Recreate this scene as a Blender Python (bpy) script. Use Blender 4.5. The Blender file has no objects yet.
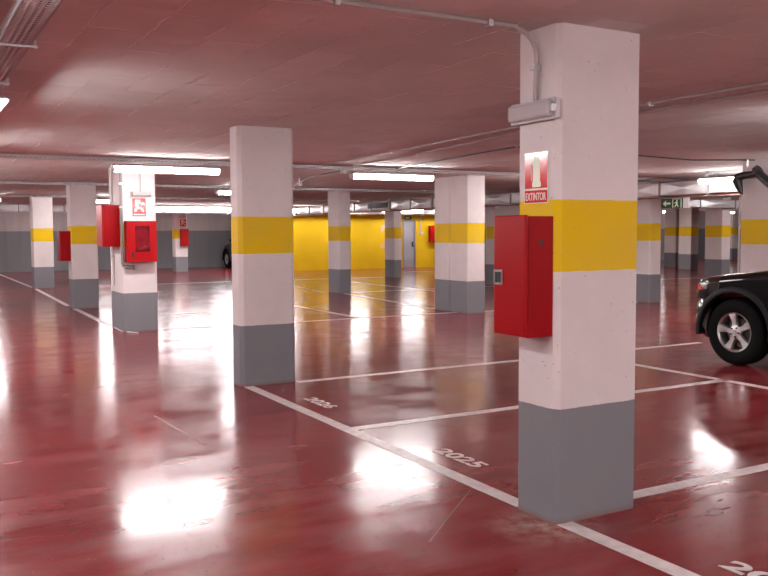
import bpy, math, random
from mathutils import Vector, Matrix
random.seed(7)
scene = bpy.context.scene
COL = scene.collection
R = math.radians
CEIL = 2.53

# ------------------------------------------------------------------ materials
def new_mat(name):
    m = bpy.data.materials.new(name); m.use_nodes = True
    nt = m.node_tree; b = nt.nodes['Principled BSDF']
    return m, nt, b

def plain(name, col, rough=.5, metal=0., coat=0., emit=0., spec=.5, alpha=1., var=0., scale=8., bump=0.):
    m, nt, b = new_mat(name)
    b.inputs['Base Color'].default_value = (*col, 1)
    b.inputs['Roughness'].default_value = rough
    b.inputs['Metallic'].default_value = metal
    b.inputs['Coat Weight'].default_value = coat
    b.inputs['Coat Roughness'].default_value = .06
    b.inputs['Specular IOR Level'].default_value = spec
    if emit:
        b.inputs['Emission Color'].default_value = (*col, 1)
        b.inputs['Emission Strength'].default_value = emit
    if alpha < 1: b.inputs['Alpha'].default_value = alpha
    if var or bump:
        tc = nt.nodes.new('ShaderNodeTexCoord'); n = nt.nodes.new('ShaderNodeTexNoise')
        n.inputs['Scale'].default_value = scale; n.inputs['Detail'].default_value = 6
        nt.links.new(tc.outputs['Object'], n.inputs['Vector'])
        if var:
            r = nt.nodes.new('ShaderNodeMapRange')
            r.inputs[1].default_value = .3; r.inputs[2].default_value = .7
            r.inputs[3].default_value = 1 - var; r.inputs[4].default_value = 1 + var * .4
            mx = nt.nodes.new('ShaderNodeVectorMath'); mx.operation = 'SCALE'
            mx.inputs[0].default_value = col
            nt.links.new(n.outputs['Fac'], r.inputs[0]); nt.links.new(r.outputs[0], mx.inputs['Scale'])
            nt.links.new(mx.outputs[0], b.inputs['Base Color'])
        if bump:
            bp = nt.nodes.new('ShaderNodeBump'); bp.inputs['Strength'].default_value = bump
            bp.inputs['Distance'].default_value = .01
            nt.links.new(n.outputs['Fac'], bp.inputs['Height']); nt.links.new(bp.outputs[0], b.inputs['Normal'])
    return m

def mathn(nt, op, a, b=None, clamp=False):
    n = nt.nodes.new('ShaderNodeMath'); n.operation = op; n.use_clamp = clamp
    for i, v in enumerate((a, b)):
        if v is None: continue
        if isinstance(v, (int, float)): n.inputs[i].default_value = v
        else: nt.links.new(v, n.inputs[i])
    return n.outputs[0]

def mixc(nt, f, a, b):
    n = nt.nodes.new('ShaderNodeMix'); n.data_type = 'RGBA'
    if isinstance(f, (int, float)): n.inputs[0].default_value = f
    else: nt.links.new(f, n.inputs[0])
    for i, v in ((6, a), (7, b)):
        if isinstance(v, tuple): n.inputs[i].default_value = (*v, 1)
        else: nt.links.new(v, n.inputs[i])
    return n.outputs[2]

def noise(nt, vec, scale, detail=4, rough=.5, dist=0.):
    n = nt.nodes.new('ShaderNodeTexNoise'); n.inputs['Scale'].default_value = scale
    n.inputs['Detail'].default_value = detail; n.inputs['Roughness'].default_value = rough
    n.inputs['Distortion'].default_value = dist
    nt.links.new(vec, n.inputs['Vector']); return n.outputs['Fac']

def ramp(nt, v, a, b, c=0., d=1.):
    n = nt.nodes.new('ShaderNodeMapRange')
    for i, x in enumerate((a, b, c, d)): n.inputs[i + 1].default_value = x
    nt.links.new(v, n.inputs[0]); return n.outputs[0]

WHITE = (.70, .635, .63); YELLOW = (.76, .50, .002); GREY = (.21, .215, .235)

def paint_mat():
    """painted concrete column: grey foot, white shaft with a yellow band (heights in the room)"""
    m, nt, b = new_mat('banded_column_paint')
    g = nt.nodes.new('ShaderNodeNewGeometry'); sx = nt.nodes.new('ShaderNodeSeparateXYZ')
    nt.links.new(g.outputs['Position'], sx.inputs[0]); z = sx.outputs[2]
    w = mathn(nt, 'MULTIPLY', mathn(nt, 'SUBTRACT', noise(nt, g.outputs['Position'], 14, 3), .5), .010)
    zz = mathn(nt, 'ADD', z, w)
    c = mixc(nt, mathn(nt, 'LESS_THAN', zz, .596), WHITE, GREY)
    band = mathn(nt, 'MULTIPLY', mathn(nt, 'GREATER_THAN', zz, 1.297), mathn(nt, 'LESS_THAN', zz, 1.66))
    c = mixc(nt, band, c, YELLOW)
    # scuffs, pinholes and a dirty foot
    pin = ramp(nt, noise(nt, g.outputs['Position'], 46, 2, .4), .72, .76, 0, .55)
    c = mixc(nt, pin, c, (.22, .17, .16))
    blot = ramp(nt, noise(nt, g.outputs['Position'], 3.2, 6, .6), .35, .75, 0, .14)
    c = mixc(nt, blot, c, (.30, .26, .25))
    foot = mathn(nt, 'MULTIPLY', ramp(nt, z, .0, .035, 1, 0), .7)
    c = mixc(nt, foot, c, (.22, .10, .09))
    nt.links.new(c, b.inputs['Base Color']); b.inputs['Roughness'].default_value = .6; b.inputs['Specular IOR Level'].default_value = .14
    bp = nt.nodes.new('ShaderNodeBump'); bp.inputs['Strength'].default_value = .35; bp.inputs['Distance'].default_value = .006
    h = mathn(nt, 'SUBTRACT', noise(nt, g.outputs['Position'], 9, 8, .6), mathn(nt, 'MULTIPLY', pin, .5))
    nt.links.new(h, bp.inputs['Height']); nt.links.new(bp.outputs[0], b.inputs['Normal'])
    return m

def wall_mat():
    m, nt, b = new_mat('two_tone_wall_paint')
    g = nt.nodes.new('ShaderNodeNewGeometry'); sx = nt.nodes.new('ShaderNodeSeparateXYZ')
    nt.links.new(g.outputs['Position'], sx.inputs[0]); z = sx.outputs[2]
    c = mixc(nt, mathn(nt, 'LESS_THAN', z, 1.62), (.50, .43, .42), (.20, .20, .215))
    st = nt.nodes.new('ShaderNodeMapping'); st.inputs['Scale'].default_value = (1.1, 1.1, .12)
    nt.links.new(g.outputs['Position'], st.inputs['Vector'])
    s = ramp(nt, noise(nt, st.outputs[0], 1.6, 5, .6), .4, .7, 0, .35)
    c = mixc(nt, s, c, (.10, .09, .09))
    nt.links.new(c, b.inputs['Base Color']); b.inputs['Roughness'].default_value = .6
    return m

def floor_mat():
    m, nt, b = new_mat('red_resin_floor')
    g = nt.nodes.new('ShaderNodeNewGeometry'); P = g.outputs['Position']
    big = noise(nt, P, .55, 5, .55)
    mp = nt.nodes.new('ShaderNodeMapping'); mp.inputs['Rotation'].default_value = (0, 0, R(12)); mp.inputs['Scale'].default_value = (.7, 2.4, 1)
    nt.links.new(P, mp.inputs['Vector'])
    streak = noise(nt, mp.outputs[0], 1.5, 8, .62, .15)
    fine = noise(nt, P, 26, 4, .6)
    c = mixc(nt, ramp(nt, big, .3, .7), (.18, .012, .015), (.235, .021, .025))
    c = mixc(nt, ramp(nt, streak, .42, .72, 0, .7), c, (.135, .011, .013))
    dust = ramp(nt, noise(nt, mp.outputs[0], 2.0, 6, .58), .40, .76, 0, .24)
    c = mixc(nt, dust, c, (.38, .19, .18))
    # cement smear round the foot of the near column
    vd = nt.nodes.new('ShaderNodeVectorMath'); vd.operation = 'DISTANCE'; nt.links.new(P, vd.inputs[0]); vd.inputs[1].default_value = (2.86, 3.36, 0)
    sm = mathn(nt, 'MULTIPLY', ramp(nt, vd.outputs['Value'], .06, .34, 1, 0), ramp(nt, noise(nt, P, 9, 6, .7), .38, .6, 0, 1))
    c = mixc(nt, mathn(nt, 'MULTIPLY', sm, .75), c, (.42, .30, .24))
    speck = ramp(nt, noise(nt, P, 70, 1, .3), .755, .77, 0, .8)
    c = mixc(nt, speck, c, (.03, .008, .008))
    nt.links.new(c, b.inputs['Base Color'])
    cloud = noise(nt, P, 1.7, 8, .62)
    rg = ramp(nt, cloud, .36, .64, .10, .20)
    rg = mathn(nt, 'ADD', rg, mathn(nt, 'MULTIPLY', dust, .15))
    rg = mathn(nt, 'ADD', rg, mathn(nt, 'MULTIPLY', ramp(nt, noise(nt, mp.outputs[0], 3.5, 7, .62), .42, .68), .06))
    rg = mathn(nt, 'ADD', rg, mathn(nt, 'MULTIPLY', sm, .4))
    rg = mathn(nt, 'MINIMUM', rg, .238)
    nt.links.new(rg, b.inputs['Roughness'])
    b.inputs['IOR'].default_value = 1.46
    bp = nt.nodes.new('ShaderNodeBump'); bp.inputs['Strength'].default_value = .5; bp.inputs['Distance'].default_value = .005
    h = mathn(nt, 'ADD', mathn(nt, 'MULTIPLY', noise(nt, P, 2.2, 2, .5), .45), mathn(nt, 'MULTIPLY', noise(nt, P, 6, 4, .55), .16))
    h = mathn(nt, 'ADD', h, mathn(nt, 'MULTIPLY', noise(nt, P, 38, 3, .6), .04))
    nt.links.new(h, bp.inputs['Height']); nt.links.new(bp.outputs[0], b.inputs['Normal'])
    return m

def ceil_mat():
    m, nt, b = new_mat('board_marked_ceiling')
    g = nt.nodes.new('ShaderNodeNewGeometry'); P = g.outputs['Position']
    wob = nt.nodes.new('ShaderNodeTexNoise'); wob.inputs['Scale'].default_value = 1.5; wob.inputs['Detail'].default_value = 9; wob.inputs['Roughness'].default_value = .62
    nt.links.new(P, wob.inputs['Vector'])
    va = nt.nodes.new('ShaderNodeVectorMath'); va.operation = 'MULTIPLY_ADD'
    nt.links.new(wob.outputs['Color'], va.inputs[0]); va.inputs[1].default_value = (.14, .14, 0); nt.links.new(P, va.inputs[2])
    mp = nt.nodes.new('ShaderNodeMapping'); mp.inputs['Rotation'].default_value = (0, 0, R(90))
    nt.links.new(va.outputs[0], mp.inputs['Vector'])
    br = nt.nodes.new('ShaderNodeTexBrick'); br.inputs['Scale'].default_value = 1
    br.inputs['Brick Width'].default_value = .92; br.inputs['Row Height'].default_value = .31
    br.inputs['Mortar Size'].default_value = .008; br.inputs['Mortar Smooth'].default_value = .3
    br.inputs['Color1'].default_value = (.2, .2, .2, 1); br.inputs['Color2'].default_value = (.8, .8, .8, 1); br.inputs['Mortar'].default_value = (.5, .5, .5, 1)
    nt.links.new(mp.outputs[0], br.inputs['Vector'])
    mask = ramp(nt, noise(nt, P, 1.7, 3, .5), .46, .58)
    ridge = mathn(nt, 'MULTIPLY', br.outputs['Fac'], mask)
    # long pour joints running across the drive
    sx = nt.nodes.new('ShaderNodeSeparateXYZ'); nt.links.new(va.outputs[0], sx.inputs[0])
    base = mixc(nt, ramp(nt, noise(nt, P, .8, 6, .6), .3, .7), CE1, CE2)
    tone = mathn(nt, 'MULTIPLY', ramp(nt, br.outputs['Color'], .45, .55), ramp(nt, noise(nt, P, .7, 2), .45, .6, 0, .17))
    base = mixc(nt, tone, base, (.26, .21, .20))
    base = mixc(nt, ridge, base, (.97, .95, .93))  # ridges coloured pale, as raised edges catching the lamplight
    nt.links.new(base, b.inputs['Base Color']); b.inputs['Roughness'].default_value = .85; b.inputs['Specular IOR Level'].default_value = .08
    bp = nt.nodes.new('ShaderNodeBump'); bp.inputs['Strength'].default_value = 1.; bp.inputs['Distance'].default_value = .024
    mp2 = nt.nodes.new('ShaderNodeMapping'); mp2.inputs['Scale'].default_value = (.5, 1.6, 1)
    nt.links.new(P, mp2.inputs['Vector'])
    h = mathn(nt, 'ADD', mathn(nt, 'MULTIPLY', ridge, -2.2), mathn(nt, 'MULTIPLY', noise(nt, mp2.outputs[0], 3.2, 7, .55), 1.1))
    h = mathn(nt, 'ADD', h, mathn(nt, 'MULTIPLY', tone, 1.2))
    nt.links.new(h, bp.inputs['Height']); nt.links.new(bp.outputs[0], b.inputs['Normal'])
    return m
CE1, CE2 = (.66, .655, .63), (.78, .78, .755)

M = {}
M['pillar'] = paint_mat(); M['wall'] = wall_mat(); M['floor'] = floor_mat(); M['ceiling'] = ceil_mat()
M['yellow'] = plain('yellow_wall_paint', (.60, .385, .005), .7, spec=.2, var=.08, scale=1.2)
M['line'] = plain('white_line_paint', (.66, .58, .57), .35, var=.22, scale=14)
M['number'] = plain('white_number_paint', (.64, .56, .55), .4, var=.15, scale=20)
M['joint'] = plain('floor_joint_filler', (.20, .085, .075), .5)
M['galv'] = plain('galvanised_sheet', (.80, .80, .81), .42, metal=.65, var=.15, scale=3.5, bump=.12)
M['galvdark'] = plain('duct_flange_steel', (.30, .27, .26), .5, metal=.8)
M['rail'] = plain('rusty_angle_rail', (.20, .10, .07), .6, metal=.3)
M['tray'] = plain('tray_steel', (.52, .50, .50), .42, metal=.75)
M['conduit'] = plain('grey_plastic_conduit', (.42, .37, .355), .4)
M['supply'] = plain('weathered_zinc_pipe', (.22, .20, .20), .5)
M['housing'] = plain('grey_lamp_housing', (.45, .43, .43), .4)
M['cap'] = plain('lamp_end_cap', (.62, .60, .60), .35)
M['diffuser'] = plain('lit_diffuser', (1., .95, .95), .3, emit=21)
M['red'] = plain('red_enamel', (.31, .001, .004), .45, spec=.12, var=.05, scale=5)
M['redlit'] = plain('lit_red_enamel', (.33, .001, .004), .36, spec=.18)  # lighter copy of the cabinet red, for faces the light strikes
M['darkred'] = plain('shaded_hose_red', (.22, .006, .010), .5)
M['black'] = plain('black_plastic', (.012, .012, .013), .4)
M['blackpipe'] = plain('black_drain_plastic', (.018, .016, .017), .3)
M['latch'] = plain('latch_metal', (.42, .40, .39), .35, metal=.8)
M['signred'] = plain('sign_red', (.62, .012, .02), .15, coat=.5)
M['signwhite'] = plain('sign_white', (.78, .76, .66), .2, coat=.3)
M['signgreen'] = plain('sign_green', (.002, .075, .03), .6, emit=0)
M['glyph'] = plain('sign_cream', (.75, .78, .6), .4)
M['lens'] = plain('clear_ribbed_lens', (.46, .43, .44), .10, coat=.8, spec=.8)
M['door'] = plain('grey_steel_door', (.26, .26, .29), .45)
M['glasspane'] = plain('hose_window_pane', (.20, .01, .02), .08, alpha=.35)
M['paint'] = plain('black_car_paint', (.002, .002, .0025), .10, coat=1., spec=.3)
M['flare'] = plain('semi_matt_flare', (.003, .003, .0035), .42, spec=.25)
M['trim'] = plain('black_car_trim', (.012, .012, .013), .45)
M['glass'] = plain('dark_car_glass', (.008, .009, .010), .04, spec=.8)
M['tyre'] = plain('tyre_rubber', (.003, .003, .0034), .8, spec=.2, bump=.2, scale=40)
M['rim'] = plain('alloy_rim', (.62, .61, .60), .28, metal=.9)
M['chrome'] = plain('chrome', (.75, .74, .74), .1, metal=1.)
M['lampglass'] = plain('headlamp_glass', (.60, .60, .62), .06, metal=.5, coat=1.)
M['amber'] = plain('amber_indicator', (.85, .09, .02), .12, coat=.8)
M['redlens'] = plain('red_tail_lens', (.40, .006, .008), .12, coat=.8)

# ------------------------------------------------------------------ mesh helpers
class MB:
    def __init__(s): s.v = []; s.f = []
    def add(s, v, f):
        o = len(s.v); s.v += [tuple(p) for p in v]; s.f += [tuple(i + o for i in q) for q in f]; return s
    def box(s, a, b):
        x0, y0, z0 = [min(a[i], b[i]) for i in range(3)]; x1, y1, z1 = [max(a[i], b[i]) for i in range(3)]
        return s.add([(x0,y0,z0),(x1,y0,z0),(x1,y1,z0),(x0,y1,z0),(x0,y0,z1),(x1,y0,z1),(x1,y1,z1),(x0,y1,z1)],
              [(0,3,2,1),(4,5,6,7),(0,1,5,4),(1,2,6,5),(2,3,7,6),(3,0,4,7)])
    def prism(s, poly, axis, a, b):
        """poly: 2-D outline; axis 'z': (x,y); 'x': (y,z); 'y': (x,z)"""
        def mk(p, t):
            return {'z': (p[0], p[1], t), 'x': (t, p[0], p[1]), 'y': (p[0], t, p[1])}[axis]
        n = len(poly)
        v = [mk(p, a) for p in poly] + [mk(p, b) for p in poly]
        f = [tuple(range(n))[::-1], tuple(range(n, 2 * n))] + [(i, (i + 1) % n, n + (i + 1) % n, n + i) for i in range(n)]
        return s.add(v, f)
    def tube(s, pts, r, n=10):
        pts = [Vector(p) for p in pts]; v = []; f = []
        rr = r if isinstance(r, (list, tuple)) else [r] * len(pts)
        up = None
        for i, p in enumerate(pts):
            d = ((pts[min(i + 1, len(pts) - 1)] - p).normalized() + (p - pts[max(i - 1, 0)]).normalized()).normalized()
            if up is None: up = d.orthogonal().normalized()
            else: up = (up - d * up.dot(d)).normalized()
            w = d.cross(up)
            for k in range(n):
                a = 2 * math.pi * k / n; v.append(p + (up * math.cos(a) + w * math.sin(a)) * rr[i])
        for i in range(len(pts) - 1):
            for k in range(n): f.append((i*n+k, i*n+(k+1)%n, (i+1)*n+(k+1)%n, (i+1)*n+k))
        f.append(tuple(range(n))[::-1]); f.append(tuple(range((len(pts)-1)*n, len(pts)*n)))
        return s.add(v, f)
    def lathe(s, prof, c, axis='y', n=40):
        """prof: (radius, offset along axis), closed ring"""
        v = []; f = []; m = len(prof)
        for k in range(n):
            a = 2 * math.pi * k / n; ca, sa = math.cos(a), math.sin(a)
            for r, t in prof:
                v.append({'y': (c[0]+r*ca, c[1]+t, c[2]+r*sa), 'x': (c[0]+t, c[1]+r*ca, c[2]+r*sa), 'z': (c[0]+r*ca, c[1]+r*sa, c[2]+t)}[axis])
        for k in range(n):
            for j in range(m): f.append((k*m+j, k*m+(j+1)%m, ((k+1)%n)*m+(j+1)%m, ((k+1)%n)*m+j))
        return s.add(v, f)
    def build(s, name, mat, parent=None, smooth=False, bevel=0., origin=None):
        if parent is not None:
            o = Vector((0, 0, 0)); q = parent
            while q is not None: o += q.location; q = q.parent
        elif origin is not None: o = Vector(origin)
        else:
            xs, ys, zs = zip(*s.v); o = Vector(((min(xs)+max(xs))/2, (min(ys)+max(ys))/2, min(zs)))
        me = bpy.data.meshes.new(name)
        me.from_pydata([Vector(p) - o for p in s.v], [], s.f); me.update()
        import bmesh
        bm = bmesh.new(); bm.from_mesh(me); bmesh.ops.recalc_face_normals(bm, faces=bm.faces); bm.to_mesh(me); bm.free()
        if smooth:
            for p in me.polygons: p.use_smooth = True
            me.set_sharp_from_angle(angle=R(38))
        me.materials.append(mat)
        ob = bpy.data.objects.new(name, me); COL.objects.link(ob)
        if parent is not None: ob.parent = parent
        else: ob.location = o
        if bevel:
            md = ob.modifiers.new('edge', 'BEVEL'); md.width = bevel; md.segments = 2; md.limit_method = 'ANGLE'
        return ob

def tag(o, label, cat, group=None, kind=None):
    o['label'] = label; o['category'] = cat
    if group: o['group'] = group
    if kind: o['kind'] = kind
    return o
def thing(name, label, cat, loc, group=None):
    o = bpy.data.objects.new(name, None); COL.objects.link(o); o.location = loc; o.empty_display_size = .2
    return tag(o, label, cat, group)
def structure(o): o['kind'] = 'structure'; return o
def copy_tree(o, parent=None):
    c = o.copy(); COL.objects.link(c)
    if parent is not None: c.parent = parent
    for ch in list(o.children): copy_tree(ch, c)
    return c

def text_mb(txt, width, height, origin, right, up, thick=.002, bold=.0):
    """flat lettering: laid along 'right', standing along 'up', fitted to width x height"""
    cu = bpy.data.curves.new('lettering', 'FONT'); cu.body = txt; cu.size = 1; cu.offset = bold; cu.resolution_u = 4
    cu.extrude = .02
    ob = bpy.data.objects.new('lettering', cu); COL.objects.link(ob)
    bpy.context.view_layer.update()
    me = bpy.data.meshes.new_from_object(ob.evaluated_get(bpy.context.evaluated_depsgraph_get()))
    xs = [v.co.x for v in me.vertices]; ys = [v.co.y for v in me.vertices]
    x0, x1, y0, y1 = min(xs), max(xs), min(ys), max(ys)
    right = Vector(right).normalized(); up = Vector(up).normalized(); n = right.cross(up)
    mb = MB()
    mb.add([Vector(origin) + right * ((v.co.x-x0)/(x1-x0)*width) + up * ((v.co.y-y0)/(y1-y0)*height) + n * (v.co.z/.02*thick*.5) for v in me.vertices],
           [tuple(p.vertices) for p in me.polygons])
    bpy.data.objects.remove(ob); bpy.data.curves.remove(cu); bpy.data.meshes.remove(me)
    return mb

# ------------------------------------------------------------------ shell
X0, X1, Y0, Y1 = -7., 46., -9., 37.2
floor = structure(MB().box((X0, Y0, -.2), (X1, Y1 + .2, 0)).build('floor', M['floor'], origin=(0, 0, 0)))
ceiling = structure(MB().box((X0, Y0, CEIL), (X1, Y1 + .2, CEIL + .2)).build('ceiling', M['ceiling'], origin=(0, 0, CEIL)))
structure(MB().box((X0 - .2, Y0, 0), (X0, Y1, CEIL)).build('wall_left', M['wall']))
structure(MB().box((X1, Y0, 0), (X1 + .2, Y1, CEIL)).build('wall_right', M['wall']))
structure(MB().box((X0, Y0 - .2, 0), (X1, Y0, CEIL)).build('wall_front', M['wall']))
structure(MB().box((X0, Y1, 0), (X1, Y1 + .2, CEIL)).build('wall_back', M['wall']))
yw = MB(); yw.box((13.65, 31.4, 0), (18.66, 31.6, CEIL)).box((19.30, 31.4, 0), (22.2, 31.6, CEIL)).box((18.66, 31.4, 2.02), (19.30, 31.6, CEIL))
yw = structure(yw.build('wall_yellow', M['yellow']))
structure(MB().box((22.2, 31.5, 0), (X1, 31.7, CEIL)).build('wall_back_right', M['wall']))

# the steel door in the yellow wall
dr = MB(); dr.box((18.66, 31.36, 0), (18.72, 31.5, 2.02)).box((19.24, 31.36, 0), (19.30, 31.5, 2.02)).box((18.72, 31.36, 1.96), (19.24, 31.5, 2.02))
door = structure(dr.build('door_1', plain('door_frame_grey', (.20, .15, .15), .5)))
MB().box((18.722, 31.42, .01), (19.238, 31.47, 1.958)).build('door_leaf', M['door'], door)
h = MB(); h.box((19.13, 31.395, .88), (19.20, 31.42, 1.10)).tube([(19.165, 31.41, 1.02), (19.165, 31.36, 1.02), (19.05, 31.36, 1.02)], .012, 8)
h.build('door_handle', M['black'], door, smooth=True)
# painted wall numeral
text_mb('2', .74, 1.0, (17.60, 31.397, .86), (1, 0, 0), (0, 0, 1), .004, .03).build('wall_numeral', plain('faded_numeral_paint', (.50, .38, .27), .6), yw)

# ---- floor markings: paint on the floor
def fline(x0, y0, x1, y1, w=.1, name='bay_line', mat='line', h=.0025):
    a = Vector((x0, y0, 0)); b = Vector((x1, y1, 0)); d = (b - a).normalized(); n = Vector((-d.y, d.x, 0)) * w / 2
    L = (b - a).length; k = max(2, int(L / .35)); mb = MB(); v = []; f = []
    for i in range(k + 1):
        p = a + d * L * i / k
        j1, j2 = (random.uniform(-.003, .003) for _ in '12')
        q1 = p + n * (1 + j1 / w * 2); q2 = p - n * (1 + j2 / w * 2)
        v += [(q1.x, q1.y, h), (q2.x, q2.y, h), (q1.x, q1.y, 0), (q2.x, q2.y, 0)]
    for i in range(k):
        o = 4 * i; f += [(o, o+1, o+5, o+4), (o, o+4, o+6, o+2), (o+1, o+3, o+7, o+5)]
    mb.add(v, f); return mb.build(name, M[mat], floor)
fline(2.955, 7.93, 2.945, 3.66); fline(2.945, 3.33, 2.945, -3.)
fline(2.99, 14.2, 3.08, 18.03); fline(3.08, 18.9, 3.30, 25.3); fline(3.3, 25.8, 3.35, 36)
fline(3.47, 7.92, 9.35, 7.92); fline(3.0, 5.79, 7.22, 5.79); fline(3.45, 3.50, 7.6, 3.50); fline(3.0, 1.2, 7.2, 1.2)
fline(7.19, 7.87, 7.17, 1.2)
fline(3.47, 13.36, 9.07, 13.3); fline(7.1, 16.3, 7.06, 13.4); fline(9.58, 18.9, 9.15, 13.9)
fline(3.6, 15.6, 5.6, 15.95); fline(12.07, 23.5, 11.9, 18.5); fline(16.2, 28.0, 18.6, 27.7); fline(9.71, 22.2, 9.32, 19.6)
fline(9.8, 19.2, 14.4, 19.2); fline(9.45, 13.2, 13.6, 13.2); fline(14.9, 19.6, 22.3, 18.9)
fline(4.4, 25.5, 9.0, 25.6); fline(9.6, 25.4, 14.2, 25.2)
# saw cuts / filled cracks
fline(2.86, 4.05, 2.20, 3.46, .008, 'floor_joint', 'joint', .001)
fline(1.80, 7.05, 1.86, 5.88, .02, 'floor_joint', 'joint', .001)
fline(1.30, 8.4, 2.02, 8.9, .014, 'floor_joint', 'joint', .001)
for txt, yy in (('2025', 4.92), ('2026', 7.08), ('2024', 2.55)):
    text_mb(txt, .50, .125, (3.15, yy, .003), (0, -1, 0), (1, 0, 0), .003, .025).build('bay_number', M['number'], floor)

# ------------------------------------------------------------------ columns
def pillar(x, y, w, d, label, ch=.018, seam=None):
    segs = [(y, y + d)] if seam is None else [(y, y + seam - .012), (y + seam + .012, y + d)]
    mb = MB()
    for a, b in segs:
        poly = [(x+ch, a), (x+w-ch, a), (x+w, a+ch), (x+w, b-ch), (x+w-ch, b), (x+ch, b), (x, b-ch), (x, a+ch)]
        mb.prism(poly, 'z', 0, CEIL)
    if seam is not None: mb.box((x+.02, y+seam-.02, 0), (x+w-.02, y+seam+.02, CEIL))
    return tag(mb.build('pillar', M['pillar']), label, 'pillar', 'banded concrete pillars')
pillar(2.88, 3.33, .575, .33, 'closest square concrete pillar, yellow band, grey foot, carrying the tall red extinguisher cabinet', .028)
pillar(2.885, 7.94, .585, .26, 'plain square pillar with yellow band and grey foot, second nearest, nothing mounted on it', .038)
pillar(2.97, 13.28, .52, .85, 'pillar carrying the square fire hose cabinet with window and vertical conduits')
pillar(3.04, 18.03, .51, .42, 'banded pillar just left of the fire hose pillar with a small red cabinet on its left face')
pillar(3.27, 25.3, .53, .5, 'banded pillar furthest left in the photo, at the far end of the white floor line')
pillar(9.45, 18.95, .33, .62, 'slim banded pillar standing in front of the yellow wall left of the long tube lamp')
pillar(14.2, 24.45, .30, .62, 'slender banded pillar just left of the grey steel door, covering part of the wall numeral')
pillar(9.06, 12.94, .40, 1.10, 'wide double banded pillar with a vertical expansion joint at mid distance', .012, .57)
pillar(14.42, 19.26, 1.3, .45, 'broad banded pillar half hidden behind the red extinguisher cabinet')
pillar(13.62, 12.86, .32, .62, 'banded pillar directly right of the closest pillar, below the metal duct')
pillar(10.82, 7.78, .42, .70, 'banded pillar at the right edge behind the black car, with black drain pipe')
pillar(9.40, 33.0, .48, .45, 'small far pillar near the grey back wall with tiny red cabinet and sign')
pillar(28.05, 25.1, .62, .62, 'dim distant banded pillar under the green exit sign')
pillar(26.65, 23.1, .42, .62, 'distant banded pillar, second right of the green exit sign')
pillar(22.5, 18.3, .40, .66, 'distant banded pillar just above the bonnet of the black car')
pillar(36.9, 29.4, .5, .5, 'faintest furthest banded pillar showing beside the one above the black bonnet')

# ------------------------------------------------------------------ lamps
def make_lamp(drop, wide=False):
    t = thing('tube_lamp', '', 'lamp', (0, 0, 0), 'lit fluorescent tube lamps')
    L = .75
    MB().prism([(-.088, -.028), (-.088, -.024), (-.036, 0), (.036, 0), (.088, -.024), (.088, -.028)], 'x', -L, L).build('housing', M['housing'], t)
    prof = [(-.044, -.026), (-.056, -.044), (-.059, -.068), (-.046, -.092), (-.020, -.104), (.020, -.104), (.046, -.092), (.059, -.068), (.056, -.044), (.044, -.026)]
    MB().prism(prof, 'x', -L + .03, L - .03).build('diffuser', M['diffuser'], t)
    if wide: MB().prism([(-.12, -.036), (-.12, -.032), (-.05, -.002), (.05, -.002), (.12, -.032), (.12, -.036), (.05, -.010), (-.05, -.010)], 'x', -L, L).build('light_shield', M['housing'], t)  # wide shield shaped to keep lamplight off the ceiling above
    for s in (-1, 1):
        e = [(y * 1.05, z if z > -.03 else z - .003) for y, z in prof]
        MB().prism(e, 'x', s * (L - .03), s * (L - .002)).build('end_cap', M['cap'], t)
        m = MB().box((s*.5 - .012, -.094, -.002), (s*.5 + .012, .094, .004))
        for q in (-1, 1): m.box((s*.5 - .003, q*.092 - .002, 0), (s*.5 + .003, q*.092 + .002, drop))
        m.build('suspension', M['tray'], t)
    return t
ZT = 2.433
protos = {}
def lamp(x, y, zt, label, rz=0, wide=False):
    key = (round(zt, 3), wide)
    if key not in protos: o = protos[key] = make_lamp(CEIL - zt, wide)
    else: o = copy_tree(protos[key])
    o.location = (x, y, zt); o.rotation_euler = (0, 0, rz); o['label'] = label
    return o
# row over y = 11.9
lamp(3.29, 11.86, ZT, 'long lit tube lamp in front of the top of the fire hose pillar')
lamp(6.88, 11.86, ZT, 'long lit tube lamp just left of the top of the double pillar')
lamp(10.5, 11.86, ZT, 'lit tube lamp on the cross tray hidden behind the closest pillar')
lamp(12.5, 9.92, ZT, 'lit tube lamp close in front of the metal duct at the right, above the car', R(90))
lamp(-.7, 11.86, ZT, 'lit tube lamp on the cross tray beyond the left edge')
lamp(6.75, 17.85, ZT, 'short looking lit lamp end peeping out left of the plain second pillar')
lamp(1.62, 24.0, ZT, 'lit lamp at the far left edge near the back duct')
lamp(4.75, 24.0, ZT, 'lit lamp behind the two left pillars')
far = [(7.4, 'above the small far pillar, left one'), (9.05, 'above the small far pillar, middle one'), (10.6, 'left of the second pillar, right one of the bright far row'),
       (13.15, 'above the left end of the yellow wall'), (15.6, 'under the duct in front of the yellow wall'), (18.2, 'above the steel door'), (20.6, 'above the small cabinet on the yellow wall')]
for x, l in far: lamp(x, 30.2, ZT, 'far lit tube lamp ' + l)
lamp(31.1, 28.0, ZT, 'distant lit lamp directly under the green exit sign')
lamp(34.5, 28.0, ZT, 'distant lit lamp between the far right pillars')
lamp(19.5, 14.5, ZT, 'added fill tube lamp behind the duct near the far right pillars')  # unseen lamp added to lift the dim far right
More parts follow.
